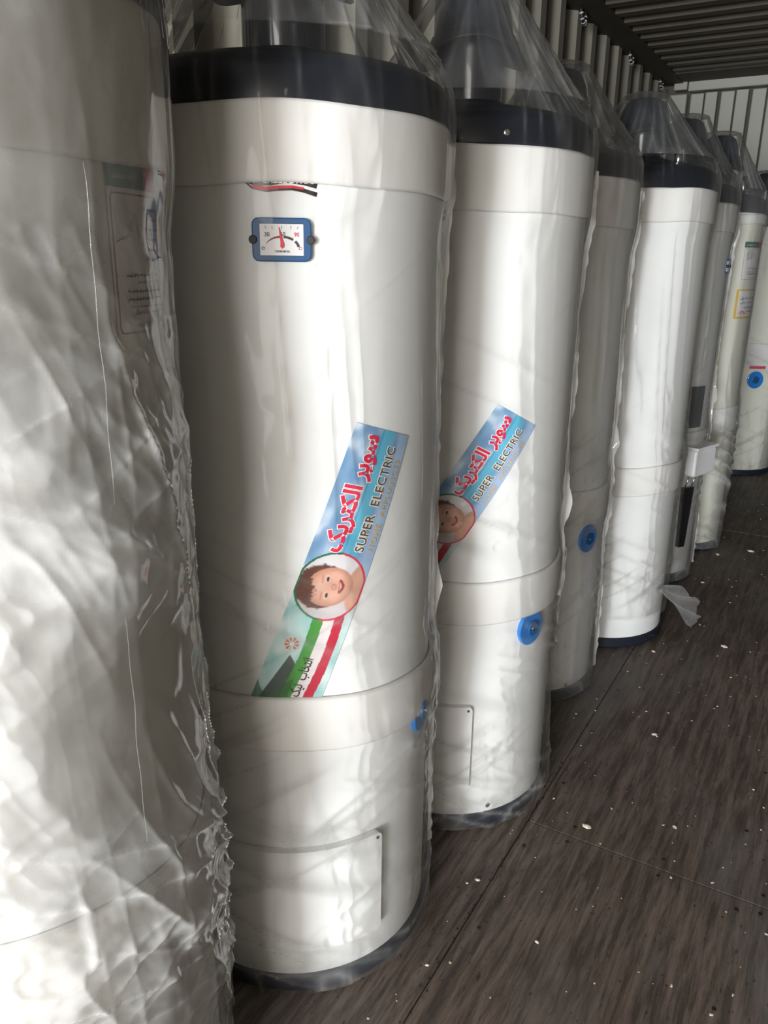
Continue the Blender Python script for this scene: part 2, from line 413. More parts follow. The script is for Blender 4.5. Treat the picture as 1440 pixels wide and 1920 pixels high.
# ================================================================ PRINTED STICKER (painted per vertex, in sticker units)
SW, SL = .0855, .42
def lerp(a, b, t): return a+(b-a)*np.clip(t, 0, 1)[..., None]
def sstep(e0, e1, x): t = np.clip((x-e0)/(e1-e0), 0, 1); return t*t*(3-2*t)
def over(col, c, m): return col*(1-m[..., None])+np.array(c, float)*m[..., None]
def sticker_colours(a, b):
    """a: across from the left, b: down from the top"""
    u = a/SW; vv = b/.37
    sky = np.array((.15, .30, .50)); pale = np.array((.40, .54, .68))
    n = vnoise(u*4+9, vv*14, 64, 5)*.6+vnoise(u*9, vv*30, 64, 6)*.4
    col = sky+(pale-sky)*np.clip((n-.3)*1.6, 0, 1)[..., None]
    col = over(col, (.66, .74, .84), sstep(.55, .8, n)*sstep(.6, .2, u)*.8)
    tur = sstep(.46, .5, u)*sstep(.76, .66, u); col = over(col, (.10, .46, .64), tur*.85)
    col = over(col, (.02, .28, .48), sstep(.47, .49, u)*sstep(.52, .49, u)*.8)
    col = over(col, (.42, .55, .74), sstep(.74, .86, u)*.7)
    teal = np.array((.30, .55, .54)); wh = np.array((.66, .78, .76))
    low = teal+(wh-teal)*np.clip((n-.25)*1.7, 0, 1)[..., None]
    t = sstep(.50, .56, vv); col = col*(1-t[..., None])+low*t[..., None]
    # flag ribbon, bending slightly
    cx = .40 + .035*np.sin(np.clip((vv-.6)/.37, 0, 1.3)*3.9-.3)
    d = u-cx; on = sstep(.585, .60, vv)
    for lo, hi, c in ((0, .165, (.06, .28, .04)), (.165, .325, (.76, .70, .70)), (.325, .47, (.50, .02, .05))):
        m = ((d >= lo) & (d < hi)).astype(float)*on; col = over(col, c, m)
    # dark hillside shape low on the left
    m = ((u > .30-(vv-.81)*1.05) & (d < 0) & (vv > .805+.25*np.abs(u-.31))).astype(float); col = over(col, (.045, .055, .045), m*.92)
    m = ((vv > .93+.04*np.sin(u*9)) & (u < .5)).astype(float); col = over(col, (.03, .10, .03), m*.7)
    # emblem: ring of orange petals
    ex, ey = .27*SW, .766*.37; dx, dy = a-ex, b-ey; rr_ = np.hypot(dx, dy); an = np.arctan2(dy, dx)
    m = ((rr_ < .0088) & (rr_ > .0032) & (np.cos(an*9) > -.45) & (np.abs(an-1.2) > .25)).astype(float); col = over(col, (.62, .10, .02), m)
    # round portrait
    x0, y0 = .5*SW, .2; px, py = -(b-y0), -(a-x0)          # px towards the sticker's top, py towards its left
    r = np.hypot(px, py); rin = .0425
    inside = (r < rin)
    port = np.zeros_like(col)+np.array((.60, .56, .57))
    port = over(port, (.72, .70, .72), sstep(-.01, .03, px-.3*py)*.6)
    ca, sa = math.cos(R(-14)), math.sin(R(-14)); fx = px*ca-py*sa; fy = px*sa+py*ca
    skin = (.66, .36, .26); skd = (.42, .18, .12)
    sh = ((fx+.010)/.040)**2+((fy+.052)/.034)**2
    port = over(port, skin, sstep(1.12, .9, sh)); port = over(port, skd, sstep(1.15, .95, sh)*sstep(-.016, -.028, fy)*sstep(.55, 1.0, sh)*.35)
    fx = fx/1.12; fy = (fy+.001)/1.12
    he = ((fx)/.0225)**2+((fy-.002)/.0265)**2
    hr = ((fx-.001)/.0250)**2+((fy-.013)/.0275)**2
    nh = vnoise(fx*500+200, fy*300+200, 64, 9)
    port = over(port, (.10, .035, .022), sstep(1.15, .98, hr+(nh-.5)*.3))
    port = over(port, (.17, .07, .04), sstep(1.15, .98, hr)*sstep(.5, .9, nh)*.5)
    face = sstep(1.08, .94, he)*sstep(.021, .016, fy+(nh-.5)*.006-.25*np.abs(fx+.004))
    port = over(port, skin, face)
    port = over(port, skd, face*sstep(.35, 1.0, he)*.6); port = over(port, (.80, .50, .40), face*sstep(.012, .0, np.hypot(fx-.003, fy-.013))*.45)
    port = over(port, (.78, .45, .36), face*sstep(.010, .003, np.hypot(fx-.011, fy+.004))*.6); port = over(port, (.78, .45, .36), face*sstep(.010, .003, np.hypot(fx+.011, fy+.004))*.6)
    for s in (-1, 1):
        e = ((fx-s*.0098)/.0042)**2+((fy-.0055)/.0022)**2; port = over(port, (.75, .65, .62), sstep(1.3, 1, e)*face*.5)
        e = ((fx-s*.0094)/.0030)**2+((fy-.0050)/.0015)**2; port = over(port, (.035, .02, .02), sstep(1.3, .9, e)*face)
        e = ((fx-s*.010)/.0055)**2+((fy-.0105-.05*s*fx)/.0011)**2; port = over(port, skd, sstep(1.4, .8, e)*face*.6)
    e = ((fx)/.0034)**2+((fy+.0025)/.0026)**2; port = over(port, skd, (sstep(1.5, .9, e)-sstep(.8, .3, e)*.8)*face*.8)
    mo = ((fx)/.0082)**2+((fy+.0118-.32*np.abs(fx))/.0028)**2
    port = over(port, (.30, .03, .03), sstep(1.2, .9, mo)*face); port = over(port, (.75, .62, .58), sstep(1.0, .7, ((fx)/.0055)**2+((fy+.0105-.30*np.abs(fx))/.0010)**2)*face*.8)
    port = over(port, (.55, .14, .12), (sstep(1.7, 1.3, mo)-sstep(1.2, 1.0, mo))*face*sstep(-.011, -.013, fy))
    m = inside.astype(float); col = col*(1-m[..., None])+port*m[..., None]
    ring = ((r >= rin) & (r < .0452)).astype(float)
    ed = ((a < .0022) | (a > SW-.0022)) & (r < .0452)
    ring = np.maximum(ring, ed.astype(float))
    right = (a > x0)[..., None]
    rc = np.where(right, np.array((.62, .01, .06)), np.array((.01, .13, .05)))
    return col*(1-ring[..., None])+rc*ring[..., None]

def make_sticker(par, r, th_tl, z_tl, tilt, lift=.0012):
    """tilt: how far the sticker's long axis leans (degrees); its top left corner sits at (th_tl, z_tl)"""
    s0 = R(th_tl)*r; ct, st = math.cos(R(tilt)), math.sin(R(tilt))
    def fn(x, y, l):            # x across from left, y up from the top edge (negative goes down)
        s = s0 + x*ct + y*st; z = z_tl - x*st*.85 + y*ct
        rr = r+lift+l; return (rr*math.cos(s/r), rr*math.sin(s/r), z)
    nu, nv = 96, 470
    A, B = np.meshgrid(np.linspace(0, SW, nu), np.linspace(0, SL, nv))
    col = sticker_colours(A, B)
    v = [fn(a, -b, 0) for a, b in zip(A.ravel(), B.ravel())]
    o = mesh('brand_sticker', v, [tuple(q[::-1]) for q in grid_faces(nu, nv)], M['print'], par, True)
    ca = o.data.color_attributes.new('print', 'FLOAT_COLOR', 'POINT')
    buf = np.ones((nu*nv, 4)); buf[:, :3] = np.clip(col.reshape(-1, 3), 0, 1); ca.data.foreach_set('color', buf.ravel())
    o['label'] = 'printed sticker, blue sky with a round portrait and a flag ribbon'
    # lettering runs up the sticker: text x = up, text y = left
    def tf(x0, y0):
        return lambda x, y, l: fn(x0 - y, y0 + x, l)
    fa = '\uFB8F\uFEF3\uFEAE\uFE98\uFEDC\uFEDF\uFE8D \uFEAE\uFB58\uFEEE\uFEB3'
    F = tf(.50*SW, -.155)
    text('lettering', fa, F, 0, -.003, .145, .032, M['pwhite'], o, offset=.072, lift=.0004)
    q = text('lettering', fa, F, 0, -.003, .145, .032, M['crimson'], o, offset=.036, lift=.0008)
    F = tf(.79*SW, -.150)
    text('lettering', 'SUPER  ELECTRIC', F, 0, 0, .132, .0125, M['pwhite'], o, offset=.075, lift=.0004, spacing=1.1)
    text('lettering', 'SUPER  ELECTRIC', F, 0, 0, .132, .0125, M['brown_ink'], o, offset=.018, lift=.0008, spacing=1.1)
    F = tf(.955*SW, -.147)
    text('lettering', 'HOME  APPLIANCES', F, 0, 0, .115, .0085, M['gold'], o, offset=.012, lift=.0006, spacing=1.15)
    F = tf(.70*SW, -.352)
    text('lettering', '\uFB8F\uFEF4\uFEE7  \uFE8F\uFE8E\uFEA8\uFE98\uFEE7\uFE8D', F, 0, 0, .055, .017, M['ink'], o, lift=.0006, offset=.012)
    return o

# ================================================================ SMALL FITTINGS
def frame_at(r, th, z):
    """local flat frame on the cylinder: x along the surface, y up, l outwards"""
    c, s = math.cos(R(th)), math.sin(R(th))
    return lambda x, y, l: ((r+l)*c - x*s, (r+l)*s + x*c, z+y)
def rrect(w, h, c, k=5):
    out = []
    for cx, cy, a0 in ((w/2-c, h/2-c, 0), (-w/2+c, h/2-c, 90), (-w/2+c, -h/2+c, 180), (w/2-c, -h/2+c, 270)):
        for q in range(k): a = R(a0+q*90/(k-1)); out.append((cx+c*math.cos(a), cy+c*math.sin(a)))
    return out
def slab(name, pts, F, l0, l1, m, parent, bevel=.0):
    n = len(pts); v = [F(x, y, l0) for x, y in pts]+[F(x, y, l1) for x, y in pts]
    f = [tuple(range(n))[::-1], tuple(n+i for i in range(n))]+[(i, (i+1) % n, (i+1) % n+n, i+n) for i in range(n)]
    o = mesh(name, v, f, m, parent)
    if bevel:
        b = o.modifiers.new('bevel', 'BEVEL'); b.width = bevel*S; b.segments = 2; b.limit_method = 'ANGLE'
    return o
def thermometer(par, r, th, z):
    F = frame_at(r, th, z); w, h = .0615, .0435
    bez = slab('thermometer', rrect(w, h, .007), F, -.004, .0045, M['blue'], par, .0012); bez['label'] = 'blue framed temperature gauge'
    slab('dial_plate', rrect(w-.0165, h-.0125, .0006), F, .004, .0049, M['paper'], bez)
    l = .0054
    for s in (-1, 1):
        slab('screw_lug', [(s*(w/2-.001)+.0045*math.cos(R(a)), .0045*math.sin(R(a))) for a in range(0, 360, 30)], F, -.001, .0062, M['rubber'], bez, .0008)
    c = (.0, -.0035)
    for k, a in enumerate((150, 120, 90, 60, 30)):
        a = 90+(a-90)*1.0; x0, y0 = .0185*math.cos(R(a)), .0128
        dx = math.cos(R(a))*.0030; shape('scale_mark', ribbon_pts([(x0, y0-.0022), (x0+dx*.5, y0+.0008)], .0006), F, M['grey_ink'], bez, l)
    text('lettering', '30', F, -.0178, .0032, .0052, .0042, M['ink'], bez, lift=l, offset=.01)
    text('lettering', '60', F, -.0015, .0035, .0052, .0042, M['ink'], bez, lift=l, offset=.01)
    text('lettering', '90', F, .0128, .0032, .0052, .0042, M['red'], bez, lift=l, offset=.01)
    text('lettering', 'THERMOMETER', F, -.0075, -.0125, .0155, .0021, M['ink'], bez, lift=l, offset=.01)
    shape('heat_arc', ribbon_pts([(.0175*math.cos(R(a)), -.0085+.0115*math.sin(R(a))) for a in range(158, 88, -6)], .0004, .0024), F, M['darkred'], bez, l)
    shape('heat_arc', ribbon_pts([(.0175*math.cos(R(a)), -.0085+.0115*math.sin(R(a))) for a in range(84, 44, -6)], .0024), F, M['ink'], bez, l)
    shape('heat_arc', ribbon_pts([(.0175*math.cos(R(a)), -.0085+.0115*math.sin(R(a))) for a in range(38, 4, -6)], .0026), F, M['ink'], bez, l)
    for s, m in ((-1, M['ink']), (1, M['red'])):
        q = [(s*.0192+.0016*math.cos(R(a)), -.0085+.0013*math.sin(R(a))) for a in range(0, 360, 30)]
        shape('end_mark', ribbon_pts(q, .0007), F, m, bez, l)
    shape('needle', [(-.0030, .0122), (-.0022, .0122), (.0016, -.0015), (.0026, -.0042), (.0022, -.0075), (0, -.0088), (-.0018, -.0065), (-.0014, -.0030)], F, M['red'], bez, l+.0006)
    return bez
def disc(par, r, th, z, rad=.030, m=None):
    F = frame_at(r, th, z); pts = [(rad*math.cos(R(a)), rad*1.1*math.sin(R(a))) for a in range(0, 360, 10)]
    d = slab('control_knob', pts, F, -.006, .005, m or M['knob'], par, .002); d['label'] = 'round blue gas control knob'
    slab('knob_hub', [(x*.42, y*.42) for x, y in pts], F, .004, .010, M['knobdark'], d, .001)
    slab('hub_screw', [(x*.11, y*.11) for x, y in pts], F, .009, .0115, M['chrome'], d)
    return d
def screw(par, r, th, z, rad=.0045, m=None):
    F = frame_at(r, th, z)
    return slab('screw', [(rad*math.cos(R(a)), rad*math.sin(R(a))) for a in range(0, 360, 30)], F, -.002, .003, m or M['chrome'], par, .001)
def scribble(name, F, x0, x1, y, h, m, par, seed, l):
    """a printed line too small to read: short strokes the size of its words"""
    rs = random.Random(seed); v = []; f = []
    x = x0
    while x < x1:
        wd = rs.uniform(.002, .005); n = len(v); k = 5
        p = [(x+wd*i/k, y+h*.25*math.sin(i*1.7+rs.random()*3)) for i in range(k+1)]
        rb = ribbon_pts(p, h*.35)
        for i in range(k):
            q = [rb[i], rb[i+1], rb[2*(k+1)-2-i], rb[2*(k+1)-1-i]]; n = len(v); v += [F(a, b, l) for a, b in q]; f.append((n, n+1, n+2, n+3))
        if rs.random() < .6:
            n = len(v); a = x+wd*.5; v += [F(a, y+h*.4, l), F(a+h*.18, y+h*.4, l), F(a+h*.18, y+h*.6, l), F(a, y+h*.6, l)]; f.append((n, n+1, n+2, n+3))
        x += wd+rs.uniform(.0006, .0016)
    return mesh(name, v, f, m, par)
def instruction_sheet(par, r, th0, th1, z0, z1, red_share=.3, lift=.0015):
    """green and red header over a sheet of small print in a thin red frame"""
    th = th0; w = R(th1-th0)*r; h = z1-z0
    s0 = R(th0)*r
    def F(x, y, l): rr = r+lift+l; a = (s0+x)/r; return (rr*math.cos(a), rr*math.sin(a), z1+y)
    def strip(name, x0, x1, y0, y1, m, l, par, n=8):
        v = []
        for k in range(n+1):
            x = x0+(x1-x0)*k/n; v += [F(x, y0, l), F(x, y1, l)]
        return mesh(name, v, [(2*k, 2*k+2, 2*k+3, 2*k+1) for k in range(n)], m, par)
    o = strip('instruction_sheet', 0, w, -h, 0, M['paper'], 0, par, 16); o['label'] = 'white instruction sheet with a green and red header'
    strip('green_header', 0, w*(1-red_share)-.001, -.018, 0, M['green'], .0005, o); strip('red_header', w*(1-red_share), w, -.018, 0, M['red'], .0005, o)
    text('lettering', '\uFEAE\uFE92\uFE98\uFECC\uFEE3 \uFEEA\uFEE3\uFE8E\uFEE7', F, .006, -.013, w*.4, .007, M['pwhite'], o, lift=.0009)
    a, b, c, d = .003, w-.002, -h+.002, -.022
    fr = ribbon_pts([(a+.004, c), (a+.001, c+.001), (a, c+.005), (a, d-.004), (a+.001, d-.001), (a+.004, d)], .0011); shape('red_frame', fr, F, M['darkred'], o, .0006)
    for y in (c, d): strip('red_frame', a+.004, b, y-.0005, y+.0005, M['darkred'], .0006, o)
    strip('red_frame', b-.0006, b+.0006, c, d, M['darkred'], .0006, o)
    # small diagram: a pale oval with a red line
    shape('diagram', [(w*.22+w*.13*math.cos(R(q)), -.040+.016*math.sin(R(q))) for q in range(0, 360, 20)], F, M['stripe'], o, .0005)
    shape('diagram', ribbon_pts([(w*.08, -.057), (w*.3, -.052), (w*.45, -.035), (w*.5, -.055)], .0009), F, M['darkred'], o, .0007)
    for k in range(6): scribble('lettering', F, w*.62, w-.006, -.032-k*.0075, .003, M['grey_ink'], o, k, .0007)
    for k, (y, hh, x0, m) in enumerate(((-.082, .0035, .2, 'ink'), (-.087, .003, .4, 'grey_ink'), (-.094, .0035, .2, 'ink'), (-.1, .0035, .2, 'ink'), (-.106, .0025, .25, 'darkred'), (-.1105, .0025, .4, 'darkred'))):
        if -y < h-.016: scribble('lettering', F, w*x0, w-.005, y, hh, M[m], o, 20+k, .0007)
    text('lettering', '\uFEF2\uFEDF\uFE8E\uFEA7 \uFE96\uFEB4\uFEE7\uFE8E\uFEEE\uFEF3\uFEB0\uFED3\uFE8D', F, w*.25, -h+.0135, w*.66, .006, M['ink'], o, lift=.0008, offset=.01)
    text('lettering', '\uFEAA\uFEF4\uFEE8\uFED8\uFE97 \uFEAE\uFEF3\uFEAC\uFE97', F, w*.3, -h+.005, w*.6, .005, M['ink'], o, lift=.0008, offset=.01)
    return o

# ================================================================ WATER HEATER
def film_profile(d):
    """outline of the bag: (z, r) pairs up the tank and over the draft hood"""
    r = d['r']; zt = d['zt']; tr = d.get('tip_r', .062)
    e = .006
    P_ = [(d.get('film_z', .004), r+.013), (.035, r+.012), (d['lb'][0]-.03, r+.004+e*.3), (d['lb'][0]+.01, r+.010+e*.4), (d['lb'][1], r+.010+e*.4), (d['lb'][1]+.05, r+e*.6),
          (d['ub'][0]-.05, r+e*.5), (d['ub'][0], r+.0085+e*.4), (d['ub'][1]+.01, r+.009+e*.4), (zt+.045, r+.006), (zt+.07, r-.012)]
    if d.get('loose', 0): P_ = [(z, rr+d['loose']*.4) for z, rr in P_]
    return P_, (zt+.07, r-.012), (d['top'], tr)
def make_film(par, d, name='plastic_wrap'):
    nu, nv = d.get('res', (200, 300))
    P_, a, b = film_profile(d)
    zs = []; rs = []
    zz = np.array([p[0] for p in P_]); rr = np.array([p[1] for p in P_])
    z_up = d['top']
    Z = np.concatenate([np.linspace(P_[0][0], a[0], int(nv*.74), endpoint=False), np.linspace(a[0], z_up, int(nv*.2), endpoint=False)])
    # smooth the outline
    zc = np.linspace(P_[0][0], a[0], 600); rc = np.interp(zc, zz, rr); ker = np.ones(15)/15
    rc = np.concatenate([np.full(7, rc[0]), rc, np.full(7, rc[-1])]); rc = np.convolve(rc, ker, 'valid')
    Rr_ = np.where(Z <= a[0], np.interp(Z, zc, rc), 0)
    t = np.clip((Z-a[0])/(z_up-a[0]), 0, 1); cone = a[1]+(b[1]-a[1])*(t**d.get('cone_pow', .9)); Rr_ = np.where(Z > a[0], cone, Rr_)
    cap = d.get('cap', True)
    if cap:
        k = np.linspace(0, 1, int(nv*.06)); Z = np.concatenate([Z, z_up+.012*np.sin(k*math.pi/2)]); Rr_ = np.concatenate([Rr_, b[1]*np.cos(k*math.pi/2)*.999+.001])
    T = np.linspace(0, 1, nu, endpoint=False); TT, ZZ = np.meshgrid(T, Z); RR = np.repeat(Rr_[:, None], nu, 1)
    sd = d['seed']; am = d.get('amp', 1.0); cm = (ZZ > a[0]).astype(float)*np.clip((z_up-ZZ)/(z_up-a[0]), 0, 1)
    q = d['zfold']            # heights where folds gather
    fold = np.zeros_like(ZZ)
    for z0, wd, k in q: fold += k*np.exp(-((ZZ-z0)/wd)**2)
    mask = np.clip(vnoise(TT*6, ZZ*5, 6, sd+7)*1.8-.5, 0, 1)
    disp = .0045*am*(ridge(TT, ZZ, 14, 3.0, 26, sd)**3)*(fold*.9+.08)*(.4+mask)
    disp += .0035*am*(ridge(TT, ZZ, 22, 6.0, -30, sd+1)**4)*(fold*.8+.05)*mask
    disp += .0022*am*(ridge(TT, ZZ, 46, 9.0, 40, sd+2)**3)*(fold+.06)*mask
    disp += .0016*am*(ridge(TT, ZZ, 60, 2.2, 3, sd+3)**4)*(.35+mask)
    disp += .0012*am*vnoise(TT*30, ZZ*45, 30, sd+4)*(fold*.6+.12)
    disp += .0007*am*(ridge(TT, ZZ, 90, 12, 30, sd+15)**2)*(fold*.8+.1)*mask
    # the cone hangs in radial pleats
    disp += cm*(.010*(ridge(TT, ZZ, 13, 1.4, 4, sd+5)**2-.4) + .006*(ridge(TT, ZZ, 31, 3, -6, sd+6)**3))
    if d.get('blobs'):
        m = vnoise(TT*26+1, ZZ*11, 26, sd+8); m2 = vnoise(TT*60, ZZ*34, 60, sd+9)
        disp += d['blobs']*(sstep(.42, .85, m)*.0055+sstep(.45, .85, m2)*.0022)*(.3+mask)*(ZZ < .95)
        disp += d['blobs']*.0052*(ridge(TT, ZZ, 30, 5.5, 9, sd+24)**6)*(ZZ < 1.0)*(.3+fold)*(.3+mask)
        disp += d['blobs']*.0014*(ridge(TT, ZZ, 70, 9, 24, sd+25)**4)*(ZZ < 1.02)*(.2+mask)
    RR = RR+disp
    if d.get('flare'): RR += d['flare']*np.exp(-((ZZ-.0)/.03)**2)
    mask2 = np.clip(vnoise(TT*9, ZZ*7, 9, sd+20)*2.2-.8, 0, 1)
    cr = (ridge(TT, ZZ, 14, 3.0, 26, sd)**9)*(fold*1.0+.03)*mask*.9
    cr += (ridge(TT, ZZ, 22, 6.0, -30, sd+1)**12)*(fold*1.0+.03)*mask2*.8
    cr += (ridge(TT, ZZ, 60, 2.2, 3, sd+3)**10)*.30*mask2*(ZZ < a[0])
    cr += (ridge(TT, ZZ, 18, 14, 4, sd+21)**7)*np.exp(-((ZZ-.02)/.05)**2)*.7
    cr += cm*(.35*(ridge(TT, ZZ, 31, 3, -6, sd+6)**6)+.22*(ridge(TT, ZZ, 70, 2, 9, sd+22)**5)+.12*vnoise(TT*10, ZZ*16, 10, sd+23))
    if d.get('blobs'): cr += .5*d['blobs']*(ridge(TT, ZZ, 30, 5.5, 9, sd+24)**8)*mask2*(ZZ < 1.0) + .25*sstep(.45, .9, vnoise(TT*34, ZZ*40, 34, sd+9))*mask
    cr = np.clip(cr*d.get('crease', 1.0), 0, 1)
    X = RR*np.cos(TT*2*np.pi); Y = RR*np.sin(TT*2*np.pi)
    if d.get('hem'):           # a slanting lower hem
        ZZ = np.where(ZZ < .4, ZZ+d['hem']*np.cos((TT*2*np.pi)-R(d.get('hem_th', -120)))*(1-ZZ/.4), ZZ)
    v = np.stack([X.ravel(), Y.ravel(), ZZ.ravel()], 1)*S
    me = bpy.data.meshes.new(name); F = np.array(grid_faces(nu, len(Z), True))
    me.vertices.add(len(v)); me.vertices.foreach_set('co', v.ravel())
    me.loops.add(F.size); me.loops.foreach_set('vertex_index', F.ravel())
    me.polygons.add(len(F)); me.polygons.foreach_set('loop_start', np.arange(0, F.size, 4))
    me.update(calc_edges=True); me.shade_smooth()
    me.materials.append(d.get('film', M['film'])); me.materials.append(d.get('cone_mat', M['film_cone']))
    mi = np.zeros(len(F), int); rows = np.arange(len(F))//nu; mi[rows >= np.searchsorted(Z, a[0])] = 1; me.polygons.foreach_set('material_index', mi)
    at = me.attributes.new('crease', 'FLOAT', 'POINT'); at.data.foreach_set('value', cr.ravel().astype(np.float32))
    o = bpy.data.objects.new(name, me); C.objects.link(o); o.parent = par
    # welded side seam: a wavy fin standing off the bag
    if d.get('seam_th') is not None:
        rs = np.random.RandomState(sd); n = 260; zf = np.linspace(d.get("seam_z0", .03), d["zt"]-.02, n)
        th = R(d['seam_th']); base = np.interp(zf, zc, rc)
        wv = vnoise(zf*9+3, zf*0+3, 64, sd)-.5; wf = vnoise(zf*45, zf*0+5, 200, sd+1)-.5
        wid = d.get('seam_w', .010)*(.35+.8*vnoise(zf*14, zf*0, 64, sd+2)+.5*vnoise(zf*70, zf*0+1, 128, sd+5)) + .010*np.exp(-((zf-d['lb'][1]-.09)/.03)**2)
        v = []; K = 4
        for k in range(n):
            for j in range(K):
                s = j/(K-1); rr_ = base[k]-.002+wid[k]*s; tt = th + (wv[k]*.05+wf[k]*.05*s) + .03*math.sin(zf[k]*30)*s*s
                v.append((rr_*math.cos(tt), rr_*math.sin(tt), zf[k]))
        q = mesh('film_seam', v, grid_faces(K, n), M['seam'], o, True); q['label'] = 'pale welded seam of the bag'
    return o

def water_heater(d):
    x, y = d['c']; t = empty('water_heater', (x, y, 0)); label(t, d['label'], 'water heater', 'wrapped water heaters in a row')
    r = d['r']; zt = d['zt']; bm_ = d.get('body', M['enamel'])
    dk = d.get('dark', M['black'])
    b = lathe_obj('tank_body', [(r-.01, .012), (r, .012), (r, .02)]+[(r, z) for z in np.linspace(.1, zt-.004, 9)]+[(r-.001, zt), (r-.008, zt)], bm_, t, 128)
    g = lathe_obj('base_ring', [(r-.03, 0), (r+.004, 0), (r+.006, .003), (r+.005, .024), (r+.001, .027), (r-.012, .027)], M['base'], t, 128)
    if d.get('holes'):
        for a, z in ((-22, .010), (-17, .018), (-13, .010), (-8, .018), (-3, .012)): screw(g, r+.004, a+d['holes'], z, .004, M['rubber']).name = 'vent_hole'
    lathe_obj('top_cover', [(r+.001, zt-.002), (r+.0025, zt), (r+.002, zt+.030), (r-.003, zt+.040), (r-.016, zt+.048), (r*.72, zt+.058), (r*.5, zt+.066), (.058, zt+.076), (.050, zt+.080)], dk, t, 128)
    pt = zt+.16 if d.get('hood', True) else zt+.10
    lathe_obj('flue_pipe', [(.049, zt+.074), (.049, pt+.02), (.044, pt+.02)], M['pipe'], t, 64)
    if d.get('hood', True):
        # draft hood: neck above a flared skirt that dips lower at both sides
        h0 = d['top']-.062; nu = 72; v = []
        prof = [(.0, .058), (.034, .058), (.046, .050), (.056, .030), (.061, .004), (.063, -.002)]
        rows = [[(max(pr_, .001), h0+pz) for _ in range(nu)] for pr_, pz in prof]
        rows.append([(.066, h0-.004) for i in range(nu)])
        for s in (.5, 1.0):
            rows.append([(.066+.018*s, h0-.004-s*(.012+.030*(.5-.5*math.cos(2*(2*math.pi*i/nu-R(d.get('hood_th', -65))))))) for i in range(nu)])
        for rw in rows:
            for i, (pr_, pz) in enumerate(rw): a = 2*math.pi*i/nu; v.append((pr_*math.cos(a), pr_*math.sin(a), pz))
        hd = mesh('draft_hood', v, [q[::-1] for q in grid_faces(nu, len(rows), True)], dk, t, True)
        sl = hd.modifiers.new('solid', 'SOLIDIFY'); sl.thickness = .002
    for th, rr_, h_ in d.get('nipples', ()):
        c_ = cyl_pt(rr_, th, 0); tube('pipe_nipple', [(c_[0], c_[1], zt+.05), (c_[0], c_[1], zt+.06+h_)], .0095, M['chrome'], t, 16)
    for k in ('ub', 'lb'):
        z0, z1 = d[k][:2]; tl = d[k][2] if len(d[k]) > 2 else 0; tth = R(d[k][3]) if len(d[k]) > 3 else 0
        n = 160; v = []
        off = .0068
        prof = [(r+.0012, z0), (r+off-.001, z0+.0005), (r+off, z0+.004), (r+off, (z0+z1)/2), (r+off, z1-.004), (r+off-.001, z1-.0005), (r+.0012, z1)]
        for pr_, pz in prof:
            for i in range(n):
                a = 2*math.pi*i/n; wob = .0015*math.sin(3*a+d['seed'])+.001*math.sin(7*a+2*d['seed']); v.append((pr_*math.cos(a), pr_*math.sin(a), pz+tl*math.cos(a-tth)+wob))
        fb = mesh('foam_band', v, grid_faces(n, len(prof), True), M['foam'], t, True)
    if 'screws' in d:
        for th, z, rr_ in d['screws']: screw(t, r+rr_, th, z)
    if d.get('panel'):
        th0, th1, z0, z1 = d['panel']
        pn = patch('access_panel', r+.0005, th0, th1, z0, z1, bm_, t, thick=.010, corner=.008); 
        screw(pn, r+.009, th1-2.2, z1-.007, .0022, M['grey'])
    if 'thermo' in d: thermometer(t, r, *d['thermo'])
    if 'knob' in d: disc(t, r, *d['knob'])
    make_film(t, d)
    return t

base = dict(ub=(1.0705, 1.148), lb=(.400, .4755), top=1.395)
def D(**k): q = dict(base); q.update(k); return q
# nearest, milky wrap
H1 = water_heater(D(c=(-.692, .413), r=.197, zt=1.186, ub=(1.0665, 1.180), lb=(.317, .440, .010, -90), seed=11, res=(560, 640), amp=.9, blobs=.8, film=M['film_thick'], cone_mat=M['film_thick'],
    zfold=((.2, .2, 1.0), (.5, .2, 1.0), (.78, .14, 1.0)), label='nearest water heater at the left edge, under crumpled milky plastic', seam_th=None, seam_w=.005, loose=.0, tip_r=.09))
instruction_sheet(H1, .197, 7.0, 28, .939, 1.0665)
def weld_line(par, r, a, b, n=40):
    rs = random.Random(5); pts = []
    for k in range(n+1):
        t = k/n; pts.append(cyl_pt(r+.0008*math.sin(k*1.3), a[0]+(b[0]-a[0])*t+.15*math.sin(k*.7), a[1]+(b[1]-a[1])*t))
    q = tube('film_seam', pts, .0003, M['film_haze'], par, 5); q['label'] = 'thin straight weld line down the milky bag'
wrap = [o for o in H1.children if o.name.startswith('plastic_wrap')][0]
weld_line(wrap, .2085, (-1.0, 1.062), (-1.5, .49))
H2 = water_heater(D(c=(-.646, .859), r=.1955, zt=1.1495, seed=23, res=(360, 460), amp=1.25, zfold=((.30, .16, 1.2), (.55, .08, .8), (.1, .08, .6), (1.0, .05, .25)), seam_th=27, seam_z0=.10, seam_w=.007, film=M['film'],
    thermo=(-55, 1.017), knob=(8, .386), panel=(-112, -20.8, .077, .245), lb=(.385, .462, -.013, 90),
    label='second water heater from the left, whole portrait sticker and square blue temperature gauge in view'))
make_sticker(H2, .1955, -31.3, .8205, 21.3)
H3 = water_heater(D(c=(-.595, 1.285), r=.194, zt=1.157, seed=37, res=(300, 400), amp=1.25, zfold=((.30, .14, 1.1), (.58, .1, .7), (.08, .1, .9), (.85, .1, .3)), seam_th=19, seam_z0=.40, seam_w=.006,
    ub=(1.066, 1.1545), lb=(.413, .490, .003, 90), thermo=(-83.5, 1.017), knob=(-19, .386), panel=(-128, -52, .087, .257), screws=((-50, 1.170, .002), (-40, .04, 0)),
    label='third water heater from the left, its portrait sticker cut off by the heater before it'))
make_sticker(H3, .194, -47.2, .787, 32.5)
